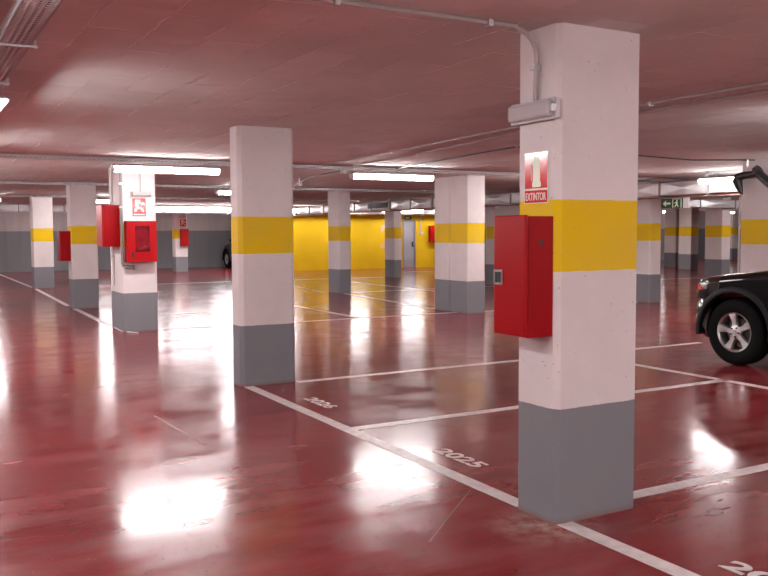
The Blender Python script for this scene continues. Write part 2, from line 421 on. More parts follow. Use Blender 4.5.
# the drive where the camera stands (lamps slung under the tray along the drive)
lamp(.50, 6.36, 2.335, 'lit tube lamp under the perforated tray at the left edge', R(90), True)
lamp(.50, 10.0, 2.335, 'lit tube lamp under the perforated tray further along the drive', R(90), True)
lamp(.50, 13.7, 2.335, 'added fill tube lamp under the perforated tray, out of frame beside the fire hose pillar', R(90), True)  # added out of view to brighten the left pillars
lamp(.50, 16.5, 2.335, 'added fill tube lamp under the perforated tray, out of frame, furthest along the drive', R(90), True)  # another unseen lamp added for the left pillars
lamp(.285, 2.66, 2.405, 'lit tube lamp at the top left corner beside the tray', R(90), True)
lamp(.50, -1.4, 2.335, 'lit tube lamp under the tray behind the camera', R(90), True)
lamp(.50, -5.2, 2.335, 'lit tube lamp at the near end of the drive', R(90), True)
lamp(6.3, -1.2, ZT, 'added fill tube lamp over the bays behind the camera')  # unseen, added to light the front faces of the pillars
lamp(-3.6, 3.4, ZT, 'added fill tube lamp over the bays left of the camera')  # added out of view for more light from the left
for x, y, l in ((3.6, -1.2, 'behind the camera, nearest the drive'), (9.6, 1.0, 'over the bays right of the camera'), (5.0, -4.6, 'furthest behind the camera'),
                (13.4, 4.4, 'over the drive beyond the right edge'), (17.6, 11.86, 'out of frame right, on the near cross row'), (22.5, 15.2, 'out of frame right, over the crossing duct'),
                (25.5, 17.6, 'far out of frame right'), (-2.2, 17.85, 'out of frame left on the second cross tray'), (-2.2, 24.0, 'out of frame left on the third cross tray'),
                (7.3, 4.2, 'over the right bays, out of frame, nearest the closest pillar'), (11.2, 7.0, 'beyond the right edge, near the black drain pipe'), (-3.6, 6.2, 'over the left bays level with the near bays'),
                (6.4, -6.8, 'at the very back behind the camera, right one'), (2.0, -7.2, 'at the very back behind the camera, left one'), (10.0, -3.0, 'behind the camera over the right bays'),
                (13.4, -1.0, 'furthest right behind the camera'), (-3.6, -3.0, 'over the left bays behind the camera'), (-3.6, 9.0, 'over the left bays further on'),
                (2.4, 33.7, 'against the back wall beyond the duct, second from the left'), (-1.6, 33.7, 'against the back wall beyond the duct, first from the left'),
                (6.6, 33.7, 'against the back wall beyond the duct, third from the left'), (11.6, 33.2, 'against the back wall over the hidden car'),
                (-2.6, 30.2, 'out of frame left by the back duct'), (15.5, 20.9, 'behind the broad far pillar'), (24.2, 24.0, 'beyond the duct between distant pillars')):
    lamp(x, y, ZT, 'added fill tube lamp ' + l)  # unseen fill lamps, added to brighten pillars, ceiling, ducts and back wall

# ------------------------------------------------------------------ cable trays
def tray(a, b, w, hgt, pitch, label, hang, bar=.003, nl=6):
    """perforated tray from a to b (axis aligned), z = underside"""
    a = Vector(a); b = Vector(b); L = (b - a).length; d = (b - a) / L; n = Vector((-d.y, d.x, 0))
    t = thing('cable_tray', label, 'cable tray', a, 'steel cable trays')
    def bx(mb, s0, s1, n0, n1, z0, z1):
        p = [a + d * s0 + n * n0, a + d * s1 + n * n1]
        mb.box((p[0].x, p[0].y, a.z + z0), (p[1].x, p[1].y, a.z + z1))
    m = MB()
    for i in range(nl):
        o = -w/2 + w * i / (nl - 1); bx(m, 0, L, o - .005, o + .005, 0, .0025)
    k = int(L / pitch)
    for i in range(k + 1): bx(m, i*pitch, i*pitch + pitch*.35, -w/2, w/2, .0005, .003)
    m.build('perforated_base', M['tray'], t)
    for s in (-1, 1):
        m = MB(); o = s * w / 2
        bx(m, 0, L, o - .0015, o + .0015, 0, hgt * .3); bx(m, 0, L, o - .0015, o + .0015, hgt * .7, hgt)
        bx(m, 0, L, o - .006*s if s < 0 else o - .006, o + .006, hgt, hgt + .003)
        for i in range(k + 1): bx(m, i*pitch, i*pitch + pitch*.5, o - .0012, o + .0012, hgt * .3, hgt * .7)
        m.build('side_rail', M['tray'], t)
    m = MB()
    for i, (o, r) in enumerate(((-.3, .007), (-.05, .009), (.22, .006))):
        p = [a + d * (L * j / 30) + n * (w * (o + .06 * math.sin(j * 1.7 + i))) + Vector((0, 0, r + .004)) for j in range(31)]
        m.tube(p, r, 6)
    m.build('cable', M['black'], t, smooth=True)
    s = .35
    while s < L:
        m = MB(); bx(m, s - .012, s + .012, -w/2 - .03, w/2 + .03, -.010, -.001)
        for q in (-1, 1): bx(m, s - .004, s + .004, q*(w/2 + .022) - .004, q*(w/2 + .022) + .004, -.014, CEIL - a.z)
        m.build('hanger', M['tray'], t); s += hang
    return t
tray((.50, -6, 2.355), (.50, 19., 2.355), .125, .04, .035, 'perforated steel cable tray running away over the drive at the top left', 1.1)
tray((-5, 11.86, 2.462), (13.5, 11.86, 2.462), .10, .045, .06, 'perforated steel cable tray crossing the view above the long tube lamps', 1.8)
tray((-5, 17.85, 2.462), (12.6, 17.85, 2.462), .10, .045, .12, 'second cable tray crossing further back behind the long lamps', 1.8, nl=3)
tray((-5, 24.0, 2.462), (12.6, 24.0, 2.462), .10, .045, .2, 'third cable tray far back above the left pillars', 2.4, nl=3)
m = MB().box((.07, -6, 2.425), (.15, 11, 2.445)); m.box((.07, -6, 2.445), (.076, 11, 2.49)); m.box((.144, -6, 2.445), (.15, 11, 2.49))
s = -5
while s < 11: m.box((.09, s, 2.445), (.13, s + .03, CEIL - .001)); s += 1.5
tag(m.build('cable_channel', M['galv']), 'plain grey steel channel beside the perforated tray at the top left corner', 'cable channel')

# ------------------------------------------------------------------ conduits
def arc(c, r, a0, a1, u, v, n=8):
    c = Vector(c); u = Vector(u); v = Vector(v)
    return [c + u * (r * math.cos(a0 + (a1-a0)*i/n)) + v * (r * math.sin(a0 + (a1-a0)*i/n)) for i in range(n + 1)]
def conduit(pts, r, label, name='conduit', clips=(), mat='conduit'):
    o = MB().tube(pts, r, 10).build(name, M[mat], smooth=True)
    tag(o, label, 'cable' if name == 'cable' else 'pipe')
    for c, ax in clips:
        k = .012; q = r + .008
        a = [c[i] - (k if i == ax else q) for i in range(3)]; b = [c[i] + (k if i == ax else q) for i in range(3)]
        b[2] = min(b[2], CEIL - .001)
        MB().box(a, b).build('pipe_clip', M['tray'], o)
    return o
xb = 2.855
p = [(-6, 3.46, 2.516), (xb - .14, 3.46, 2.516)] + arc((xb - .13, 3.47, 2.378), .13, R(90), R(0), (1, 0, 0), (0, 0, 1)) + [(xb, 3.48, 2.16)]
conduit(p, .0125, 'grey conduit along the ceiling bending down the closest pillar to the emergency light', clips=[((2.55, 3.46, 2.516), 0), ((1.72, 3.46, 2.516), 0), ((xb, 3.48, 2.33), 2)])
conduit([(5.28, 3.0, 2.516), (5.28, 6.5, 2.516), (5.5, 9.5, 2.516), (5.6, 11.7, 2.516)], .013, 'thin grey conduit along the ceiling right of the closest pillar, left one of the pair', clips=[((5.28, 5, 2.516), 1), ((5.5, 9.5, 2.516), 1)])
conduit([(5.58, 2.5, 2.516), (5.58, 7.0, 2.516), (5.95, 9.6, 2.516), (6.1, 11.7, 2.516)], .011, 'thin grey conduit along the ceiling right of the closest pillar, right one of the pair', clips=[((5.58, 6, 2.516), 1), ((5.95, 9.6, 2.516), 1)])
conduit([(6.5, 8.3, 2.512), (6.65, 9.5, 2.516), (6.85, 11.2, 2.515), (6.9, 11.8, 2.50)], .010, 'black cable on the ceiling running towards the lamp by the double pillar', 'cable', mat='black')
conduit([(6.54, 8.27, 2.512), (7.6, 8.45, 2.512), (8.8, 8.5, 2.515), (10.0, 8.68, 2.516), (10.85, 8.25, 2.515), (12.4, 7.6, 2.515)], .010, 'black cable sagging along the ceiling above the black car', 'cable', mat='black')
conduit([(6.68, 15.0, 2.45), (6.4, 14.0, 2.47), (6.2, 12.9, 2.475), (6.06, 11.98, 2.46)], .008, 'black cable between small junction boxes left of the lamp by the double pillar', 'cable', mat='black')
for (x, y), l in (((6.02, 11.90), 'small white junction box at the left end of the lamp by the double pillar'), ((6.68, 15.05), 'small white junction box right of the top of the plain second pillar')):
    o = MB().box((x-.035, y-.04, 2.40), (x+.035, y+.04, 2.455)).build('junction_box', M['cap'], bevel=.006); tag(o, l, 'junction box')
    MB().tube([(x, y, 2.452), (x, y, CEIL)], .01, 8).build('bracket', M['tray'], o, smooth=True)
# on the fire hose pillar
conduit([(2.962, 13.252, CEIL), (2.962, 13.252, 1.05), (2.98, 13.252, 1.0)], .022, 'grey supply pipe down the front corner of the fire hose pillar', clips=[((2.962, 13.252, 2.25), 2), ((2.962, 13.252, 1.9), 2)], mat='supply')
conduit([(2.946, 13.84, CEIL), (2.946, 13.84, .70)], .020, 'white conduit down the left face of the fire hose pillar', clips=[((2.946, 13.84, 2.0), 2), ((2.946, 13.84, 1.15), 2)], mat='cap')
o = MB().tube([(3.0, 13.25, 1.0), (3.10, 13.22, .99)], .028, 10).build('pipe_elbow', M['latch'], smooth=True); tag(o, 'metal pipe elbow with valve below the left corner of the fire hose cabinet', 'pipe elbow')
MB().tube([(3.10, 13.22, .99), (3.13, 13.22, .99)], .036, 10).build('valve', M['latch'], o, smooth=True)
conduit([(2.96, 13.9, .02), (2.95, 13.45, .012), (3.05, 13.18, .012), (3.12, 13.05, .012)], .010, 'short white hose end lying on the floor at the foot of the fire hose pillar', 'hose', mat='cap')
# pipes by the right pillar (in front of its left face)
o = MB().tube([(10.70, 7.55, 1.85), (10.70, 7.92, 2.16), (10.70, 8.10, 2.31), (10.70, 8.16, 2.335)], .062, 14).build('drain_pipe', M['blackpipe'], smooth=True)
tag(o, 'fat black plastic drain pipe with elbows across the top of the right edge pillar', 'pipe')
MB().tube([(10.70, 8.12, 2.31), (10.70, 8.22, 2.30), (10.70, 8.34, 2.295), (10.70, 8.43, 2.275), (10.70, 8.46, 2.21)], [.055, .05, .055, .066, .07], 14).build('elbow', M['blackpipe'], o, smooth=True)
MB().tube([(10.70, 8.46, 2.25), (10.70, 8.42, 2.13), (10.70, 8.37, 2.02)], [.075, .05, .018], 14).build('funnel', M['blackpipe'], o, smooth=True)
MB().tube([(10.70, 8.14, 2.33), (10.70, 8.09, 2.36)], .078, 14).build('collar', M['blackpipe'], o, smooth=True)
MB().tube([(10.70, 8.29, 2.34), (10.70, 8.29, CEIL)], .01, 8).build('strap', M['tray'], o)
conduit([(10.70, 8.40, 1.99), (10.70, 8.40, 0)], .016, 'thin vertical grey pipe standing left of the right edge pillar', mat='conduit')

# ------------------------------------------------------------------ air ducts
def duct(axis, c0, c1, a, b, z0, z1, seg, label, rail=True, face=-1):
    """axis 'y': runs along y, c0..c1 in x. Sheet panels carry the cross-broken pyramids"""
    def pt(t, u, z): return (u, t, z) if axis == 'y' else (t, u, z)
    t = thing('air_duct', label, 'duct', pt((a + b) / 2, (c0 + c1) / 2, z0))
    k = max(1, round((b - a) / seg)); st = (b - a) / k; mb = MB()
    for i in range(k):
        t0, t1 = a + i * st, a + (i + 1) * st; tm = (t0 + t1) / 2; zm = (z0 + z1) / 2; e = .034
        for u, s in ((c0, -1), (c1, 1)):
            mb.add([pt(t0, u, z0), pt(t1, u, z0), pt(t1, u, z1), pt(t0, u, z1), pt(tm, u + s * e, zm)], [(0,1,4),(1,2,4),(2,3,4),(3,0,4)])
        cm = (c0 + c1) / 2
        for z, s in ((z0, -1), (z1, 1)):
            mb.add([pt(t0, c0, z), pt(t1, c0, z), pt(t1, c1, z), pt(t0, c1, z), pt(tm, cm, z + s * e * .6)], [(0,1,4),(1,2,4),(2,3,4),(3,0,4)])
    for tt in (a, b): mb.add([pt(tt, c0, z0), pt(tt, c1, z0), pt(tt, c1, z1), pt(tt, c0, z1)], [(0,1,2,3)])
    mb.build('sheet_casing', M['galv'], t)
    for i in range(k + 1):
        q = a + i * st; m2 = MB(); w = .014; g = .028
        for (u0, u1, zz0, zz1) in ((c0 - g, c0, z0 - g, z1 + g), (c1, c1 + g, z0 - g, z1 + g), (c0, c1, z0 - g, z0), (c0, c1, z1, z1 + g)):
            m2.box(pt(q - w, u0, zz0), pt(q + w, u1, zz1))
        m2.build('flange', M['galvdark'], t)
        if i % 2 == 0:
            m3 = MB()
            for u in (c0 - .045, c1 + .045): m3.box(pt(q + .03, u - .004, z0 - .05), pt(q + .038, u + .004, CEIL))
            m3.box(pt(q + .02, c0 - .06, z0 - .055), pt(q + .05, c1 + .06, z0 - .03)); m3.build('hanger', M['tray'], t)
    return t
dA = duct('y', 13.0, 13.55, 6.2, 29.6, 2.19, 2.43, 1.15, 'long galvanised air duct running away at the right in front of the distant pillars')
MB().box((12.955, 6.2, 2.128), (12.985, 29.6, 2.150)).build('support_rail', M['rail'], dA)
g = MB().box((12.93, 22.7, 2.24), (12.97, 23.9, 2.41))
for i in range(12): g.box((12.92, 22.78 + i * .09, 2.255), (12.932, 22.82 + i * .09, 2.395))
g.build('air_grille', plain('grille_dark', (.09, .085, .085), .5), dA)
duct('x', 17.75, 18.2, 19.3, 30.1, 2.2, 2.42, 1.5, 'galvanised air duct crossing behind the green exit sign')
duct('x', 30.62, 31.1, -6.4, 22.0, 2.245, 2.47, 1.4, 'far galvanised air duct along the top of the back wall and yellow wall')

# ------------------------------------------------------------------ cabinets, signs, lights
def emergency(x, y, z, L, axis, label, normal=-1, w=.085, h=.105):
    """bulkhead light; axis = direction it runs, fixed to a face it projects from towards -axis-normal"""
    def B(a0, a1, d0, d1, z0, z1):
        return ((x - d1, y + a0, z + z0), (x - d0, y + a1, z + z1)) if axis == 'y' else ((x + a0, y - d1, z + z0), (x + a1, y - d0, z + z1))
    t = thing('emergency_light', label, 'emergency light', (x, y, z))
    a, b = B(0, L, 0, w * .42, 0, h); MB().box(a, b).build('base', M['cap'], t, bevel=.006)
    a, b = B(.012, L - .012, w * .42, w, .008, h - .008); ob = MB().box(a, b).build('lens', M['lens'], t, bevel=.014)
    a, b = B(.0, L, w * .40, w * .50, -.004, h + .004); MB().box(a, b).build('rim', M['housing'], t, bevel=.003)
    for q in (.0, L - .03):
        a, b = B(q, q + .03, w * .35, w * .8, .03, h - .03); MB().box(a, b).build('clip', M['latch'], t, bevel=.003)
    return t
emergency(2.88, 3.315, 2.06, .35, 'y', 'long clear emergency light on the closest pillar above the EXTINTOR sign', w=.07, h=.10)
emergency(3.11, 13.28, 2.065, .31, 'x', 'emergency light on the fire hose pillar above its red sign', h=.07)
conduit([(3.26, 13.26, 2.13), (3.26, 13.26, CEIL)], .008, 'thin conduit feeding the emergency light on the fire hose pillar')
emergency(9.52, 33.0, 2.10, .30, 'x', 'tiny emergency light on the small far pillar', h=.09)

# the tall extinguisher cabinet on the closest pillar
def ext_cabinet(x, y, z, w, d, h, label, latch=True):
    """box on a face looking to -x: x = face, projects d; y..y+w"""
    t = thing('extinguisher_cabinet', label, 'fire cabinet', (x, y, z))
    MB().box((x - d + .025, y, z), (x, y + w, z + h)).build('cabinet_body', M['red'], t, bevel=.004)
    MB().box((x - d, y - .006, z + .004), (x - d + .023, y + w + .004, z + h + .006)).build('door', M['redlit'], t, bevel=.008)
    if latch:
        dl = MB().box((x - d - .006, y + w - .075, z + h*.425), (x - d, y + w - .004, z + h*.555)).build('latch_plate', M['latch'], t, bevel=.003)
        k = MB()
        for i in range(2): k.box((x - d - .009, y + w - .064 + i*.026, z + h*.445), (x - d - .004, y + w - .044 + i*.026, z + h*.535))
        k.build('latch_slot', M['black'], dl)
        k = MB()
        for dy, dz in ((0, 0), (.012, .010), (.004, -.012)): k.box((x - .095 + dy, y - .002, z + h*.77 + dz), (x - .079 + dy, y, z + h*.77 + dz + .013))
        k.build('vent_hole', M['black'], t)
    return t
ext_cabinet(2.88, 3.360, .970, .248, .185, .607, 'tall red extinguisher cabinet on the closest pillar')
ext_cabinet(2.97, 13.40, 1.305, .40, .265, .63, 'red cabinet sticking out left of the fire hose pillar', False)
ext_cabinet(3.04, 18.10, .96, .30, .21, .60, 'small red cabinet on the left side of the pillar behind the fire hose pillar', False)
t = thing('extinguisher_cabinet', 'tiny red cabinet on the small far pillar', 'fire cabinet', (9.7, 32.9, 1.02))
MB().box((9.58, 32.83, 1.02), (9.86, 33.0, 1.67)).build('cabinet_body', M['red'], t); MB().box((9.57, 32.80, 1.01), (9.87, 32.83, 1.68)).build('door', M['redlit'], t)
t = thing('extinguisher_cabinet', 'small red cabinet on the yellow wall right of the steel door', 'fire cabinet', (20.2, 31.3, 1.08))
MB().box((19.96, 31.22, 1.08), (20.46, 31.4, 1.78)).build('cabinet_body', M['red'], t); MB().box((19.95, 31.19, 1.07), (20.47, 31.22, 1.79)).build('door', M['redlit'], t)
o = MB().tube([(19.55, 31.37, CEIL), (19.55, 31.37, 1.60), (19.58, 31.37, 1.46)], .02, 8).box((19.52, 31.33, 1.40), (19.66, 31.4, 1.50)).build('wall_conduit', M['conduit']); tag(o, 'short conduit with switch box on the yellow wall right of the steel door', 'pipe')
o = MB().box((18.72, 31.30, 2.04), (19.05, 31.36, 2.17)).build('exit_sign', M['signgreen']); tag(o, 'tiny green exit sign above the steel door', 'sign')
MB().box((18.75, 31.297, 2.08), (18.95, 31.30, 2.13)).build('pictogram', M['glyph'], o)

# fire hose cabinet with window, on the fire hose pillar (front face y = 13.28)
yf = 13.10; t = thing('fire_hose_cabinet', 'square red fire hose cabinet with a window on the pillar', 'fire cabinet', (3.22, 13.19, 1.07))
x0, x1, z0, z1 = 3.002, 3.447, 1.075, 1.69
b = MB().box((x0, 13.25, z0), (x1, 13.28, z1))
b.box((x0, yf + .02, z0), (x0 + .015, 13.25, z1)).box((x1 - .015, yf + .02, z0), (x1, 13.25, z1)).box((x0, yf + .02, z0), (x1, 13.25, z0 + .015)).box((x0, yf + .02, z1 - .015), (x1, 13.25, z1))
b.build('cabinet_body', M['red'], t)
wx0, wx1, wz0, wz1 = 3.125, 3.345, 1.225, 1.615
d = MB().box((x0, yf, z0), (wx0, yf + .02, z1)).box((wx1, yf, z0), (x1, yf + .02, z1)).box((wx0, yf, z0), (wx1, yf + .02, wz0)).box((wx0, yf, wz1), (wx1, yf + .02, z1)).build('door', M['redlit'], t)
MB().box((wx0, yf + .008, wz0), (wx1, yf + .012, wz1)).build('window_pane', M['glasspane'], d)
MB().box((3.06, yf - .006, 1.15), (3.10, yf, 1.22)).build('latch', M['black'], d)
hr = MB()
for rr in (.06, .09, .12, .15): hr.lathe([(rr - .014, -.02), (rr, -.028), (rr + .013, -.02), (rr + .013, .02), (rr - .014, .02)], (3.235, yf + .09, 1.41), 'y', 32)
hr.build('hose_reel', M['signred'], t, smooth=True)
MB().lathe([(.001, -.03), (.045, -.03), (.045, .05), (.001, .05)], (3.235, yf + .09, 1.41), 'y', 20).build('hub', M['redlit'], t)

# signs --------------------------------------------------------------
xs = 2.878
t = thing('extinguisher_sign', 'red EXTINTOR sign with white extinguisher picture on the closest pillar', 'sign', (xs, 3.49, 1.645))
MB().box((xs - .003, 3.40, 1.645), (xs, 3.585, 1.905)).build('plate', M['signwhite'], t)
MB().box((xs - .0042, 3.404, 1.722), (xs - .003, 3.581, 1.901)).build('picture_field', M['signred'], t)
MB().box((xs - .0042, 3.404, 1.649), (xs - .003, 3.581, 1.712)).build('word_field', M['signred'], t)
yc = 3.487; q = MB()
body = [(yc - .030, 1.728), (yc + .030, 1.728), (yc + .034, 1.735), (yc + .034, 1.750), (yc + .028, 1.758), (yc + .028, 1.842)] + [(yc + .030*math.cos(R(a)), 1.848 + .030*math.sin(R(a))) for a in range(0, 181, 20)] + [(yc - .028, 1.842), (yc - .028, 1.758), (yc - .034, 1.750), (yc - .034, 1.735)]
q.prism(body, 'x', xs - .0052, xs - .0042)
q.prism([(yc + .026, 1.86), (yc + .050, 1.845), (yc + .046, 1.80), (yc + .040, 1.76), (yc + .036, 1.76), (yc + .041, 1.80), (yc + .044, 1.84), (yc + .022, 1.852)], 'x', xs - .0052, xs - .0042)
q.box((xs - .0052, yc - .012, 1.875), (xs - .0042, yc + .022, 1.884))
q.build('pictogram', M['glyph'], t)
text_mb('EXTINTOR', .160, .040, (xs - .0046, 3.573, 1.660), (0, -1, 0), (0, 0, 1), .0012, .012).build('lettering', M['signwhite'], t)

def hose_sign(x0, x1, y, z0, z1, label):
    t = thing('fire_hose_sign', label, 'sign', ((x0 + x1) / 2, y, z0)); w = x1 - x0; h = z1 - z0
    MB().box((x0, y - .003, z0), (x1, y, z1)).build('plate', M['signred'], t)
    m = MB(); f = lambda a, b: (x0 + a * w, z0 + b * h)
    m.prism([f(.20, .52), f(.46, .52), f(.46, .92), f(.20, .92)], 'y', y - .0045, y - .003)
    m.prism([f(.62, .60), f(.80, .66), f(.94, .60), f(.90, .76), f(.72, .80)], 'y', y - .0045, y - .003)
    m.prism([f(.52, .68), f(.62, .72), f(.58, .94), f(.52, .94)], 'y', y - .0045, y - .003)
    for r in (.30, .19):
        for k in range(10):
            a0, a1 = R(-20 + 22*k), R(-20 + 22*(k+1)); c = (.5, .30)
            m.prism([f(c[0]+r*math.cos(a0), c[1]+r*.62*math.sin(a0)), f(c[0]+r*math.cos(a1), c[1]+r*.62*math.sin(a1)),
                     f(c[0]+(r+.06)*math.cos(a1), c[1]+(r+.06)*.62*math.sin(a1)), f(c[0]+(r+.06)*math.cos(a0), c[1]+(r+.06)*.62*math.sin(a0))], 'y', y - .0045, y - .003)
    m.prism([f(.08, .06), f(.92, .06), f(.92, .13), f(.08, .13)], 'y', y - .0045, y - .003)
    m.build('pictogram', M['signwhite'], t)
hose_sign(3.135, 3.335, 13.278, 1.765, 2.035, 'red sign with white hose picture above the fire hose cabinet')
hose_sign(9.60, 9.84, 32.998, 1.74, 2.04, 'tiny red sign on the small far pillar')

# green exit sign under the duct
ex = 12.94; t = thing('exit_sign', 'green exit sign with arrow and running man hanging under the duct', 'sign', (ex, 11.6, 1.93))
MB().box((ex, 11.30, 1.925), (ex + .05, 11.96, 2.125)).build('light_box', M['cap'], t, bevel=.004)
MB().box((ex - .004, 11.42, 1.93), (ex, 11.955, 2.12)).build('panel', M['signgreen'], t)
m = MB(); xa = ex - .0055; xbk = ex - .004
m.prism([(11.91, 2.025), (11.83, 2.085), (11.83, 2.042), (11.72, 2.042), (11.72, 2.008), (11.83, 2.008), (11.83, 1.965)], 'x', xa, xbk)
m.build('arrow', M['glyph'], t)
m = MB(); m.box((xa, 11.655, 1.94), (xbk, 11.672, 2.11)).box((xa, 11.455, 1.94), (xbk, 11.472, 2.11)).box((xa, 11.455, 2.10), (xbk, 11.672, 2.11))
m.lathe([(.0005, 0), (.017, 0), (.017, -.0015), (.0005, -.0015)], (xbk, 11.565, 2.075), 'x', 12)
m.prism([(11.585, 2.055), (11.545, 2.052), (11.55, 2.0), (11.52, 1.965), (11.535, 1.955), (11.575, 1.99), (11.60, 1.955), (11.635, 1.955), (11.632, 1.968), (11.61, 1.97), (11.59, 2.005), (11.585, 2.035), (11.625, 2.02), (11.63, 2.03)], 'x', xa, xbk)
m.build('running_figure', M['glyph'], t)
MB().box((ex + .02, 11.5, 2.12), (ex + .03, 11.51, 2.128)).box((ex + .02, 11.8, 2.12), (ex + .03, 11.81, 2.128)).build('bracket', M['tray'], t)

# ------------------------------------------------------------------ car (local: +x = rearwards from the nose, y = side, z up)
def interp(tab, s):
    if s <= tab[0][0]: return tab[0][1]
    for (a, va), (b, vb) in zip(tab, tab[1:]):
        if s <= b: return va + (vb - va) * (s - a) / (b - a)
    return tab[-1][1]
WA, WB, WR = .70, 3.39, .372
def make_car():
    t = thing('car', '', 'car', (0, 0, 0))
    HW = [(0, .60), (.03, .70), (.08, .775), (.16, .84), (.3, .885), (.5, .915), (.8, .925), (3.9, .925), (4.3, .90), (4.52, .84), (4.6, .78)]
    ZU = [(0, .76), (.04, .84), (.08, .90), (.15, .945), (.3, .972), (.6, 1.01), (1.0, 1.06), (1.25, 1.09), (1.45, 1.11), (4.3, 1.13), (4.52, 1.10), (4.6, 1.02)]
    ZB = [(0, .40), (.1, .33), (.3, .31), (1.2, .30), (3.2, .30), (4.2, .33), (4.6, .42)]
    def low(s):
        z = interp(ZB, s)
        for c in (WA, WB):
            d = abs(s - c)
            if d < .455: z = max(z, WR + math.sqrt(max(0, .455**2 - d*d)) * .98)
        return z
    NS = 200; ring = []
    for i in range(NS + 1):
        s = 4.6 * i / NS; w = interp(HW, s); a = low(s); u = interp(ZU, s); sec = []
        for k in range(9):
            z = a + (u - .07 - a) * k / 8; h = (z - .3) / .8
            yy = w * (1 - .035 * max(0, h - .45) ** 1.0 - .03 * max(0, .25 - h))
            sec.append((yy, z))
        wt = sec[-1][0]
        for k in range(1, 5):
            an = R(90 * k / 4); sec.append((wt - .07 * (1 - math.cos(an)), u - .07 + .07 * math.sin(an)))
        for k in range(1, 5):
            yy = (wt - .07) * (1 - k / 4); sec.append((yy, u + .035 * (1 - (yy / w) ** 2)))
        full = [(-y, z) for y, z in sec] + [(y, z) for y, z in sec[:-1][::-1]]
        ring.append([(s, y, z) for y, z in full])
    n = len(ring[0]); mb = MB(); v = [p for r in ring for p in r]; f = []
    for i in range(NS):
        for k in range(n): f.append((i*n+k, (i+1)*n+k, (i+1)*n+(k+1)%n, i*n+(k+1)%n))
    f += [tuple(range(n)), tuple(range(NS*n, NS*n+n))[::-1]]
    mb.add(v, f); mb.build('body', M['paint'], t, smooth=True)
    # cabin
    B = {'s0': 1.35, 's1': 4.50, 'w': .845, 'z': 1.09}; T = {'s0': 2.08, 's1': 4.22, 'w': .66, 'z': 1.73}
    cab = MB(); rows = []
    for h in (0, .25, .5, .75, .92, 1.0):
        g = h if h < 1 else 1.0
        s0 = B['s0'] + (T['s0'] - B['s0']) * g; s1 = B['s1'] + (T['s1'] - B['s1']) * g; w = B['w'] + (T['w'] - B['w']) * g; z = B['z'] + (T['z'] - B['z']) * g
        if h == 1.0: s0 += .06; s1 -= .06; w -= .05; z += .02
        rows.append([(s0, -w*.93, z), (s0 + .10, -w, z), (s1 - .08, -w, z), (s1, -w*.93, z), (s1, w*.93, z), (s1 - .08, w, z), (s0 + .10, w, z), (s0, w*.93, z)])
    v = [p for r in rows for p in r]; f = [(i*8+k, i*8+(k+1)%8, (i+1)*8+(k+1)%8, (i+1)*8+k) for i in range(5) for k in range(8)] + [tuple(range(40, 48)), tuple(range(8))[::-1]]
    cab.add(v, f).build('cabin', M['paint'], t, smooth=True)
    def L(a, b, q): return a + (b - a) * q
    def side(q, s, h, off):   # point on cabin side, q = side sign
        g = h; w = L(B['w'], T['w'], g) + off; return (s, q * w, L(B['z'], T['z'], g))
    for q in (-1, 1):
        for a, b, c, d in ((1.62, 2.42, 2.28, 2.42), (2.50, 3.36, 2.50, 3.36), (3.44, 4.28, 3.44, 4.10)):
            v = []
            for off in (.002, .010): v += [side(q, a, .10, off), side(q, b, .10, off), side(q, d, .88, off), side(q, c, .88, off)]
            MB().add(v, [(0,1,2,3),(4,5,6,7),(0,1,5,4),(1,2,6,5),(2,3,7,6),(3,0,4,7)]).build('side_window', M['glass'], t)
    for nm, s0, s1, sg in (('windscreen', 'b', 't', -1), ('rear_window', 'b', 't', 1)):
        key = 's0' if sg < 0 else 's1'; v = []
        for off in (.002, .012):
            for h, yy in ((.08, -1), (.08, 1), (.88, 1), (.88, -1)):
                s = L(B[key], T[key], h) + sg * off; w = L(B['w'], T['w'], h) * .88; v.append((s, yy * w, L(B['z'], T['z'], h) + off * .4))
        MB().add(v, [(0,1,2,3),(4,5,6,7),(0,1,5,4),(1,2,6,5),(2,3,7,6),(3,0,4,7)]).build(nm, M['glass'], t)
    # bumpers, sills, flares
    def band(s_tab, z0, z1, out, name, mat):
        m = MB(); v = []; f = []; kk = 1 if s_tab[0] < 2 else -1
        for s in s_tab:
            w = interp(HW, s) + out
            v += [(s + .06 * kk, -w + .07, z0), (s + .004 * kk, -w - .004, z0 + (z1 - z0) * .38), (s, -w - .008, z0 + (z1 - z0) * .7), (s + .03 * kk, -w + .02, z1)]
        k = len(s_tab)
        vv = [(p[0], -p[1], p[2]) for p in v]
        # wrap: right side reversed, across the nose, left side
        seq = [v[4*i:4*i+4] for i in range(k)][::-1]
        seq2 = [vv[4*i:4*i+4] for i in range(k)]
        al = seq + seq2; flat = [p for r in al for p in r]
        inner = [(p[0] + .08 * kk, p[1] * .91, p[2]) for p in flat]; o = len(flat)
        for i in range(len(al) - 1):
            for j in (0, 1, 2): f.append((4*i+j, 4*i+4+j, 4*i+5+j, 4*i+1+j))
            f.append((4*i, 4*i+4, o+4*i+4, o+4*i)); f.append((4*i+3, 4*i+7, o+4*i+7, o+4*i+3))
        for e in (0, 4 * len(al) - 4): f.append(tuple(e + j for j in range(4)) + tuple(o + e + j for j in (3, 2, 1, 0)))
        m.add(flat + inner, f); return m.build(name, mat, t, smooth=True)
    band([-.03, -.02, .02, .07, .13, .19, .235], .27, .72, .030, 'front_bumper', M['paint'])
    band([4.645, 4.62, 4.55, 4.45, 4.3, 4.1, 3.95], .40, .70, .018, 'rear_bumper', M['trim'])
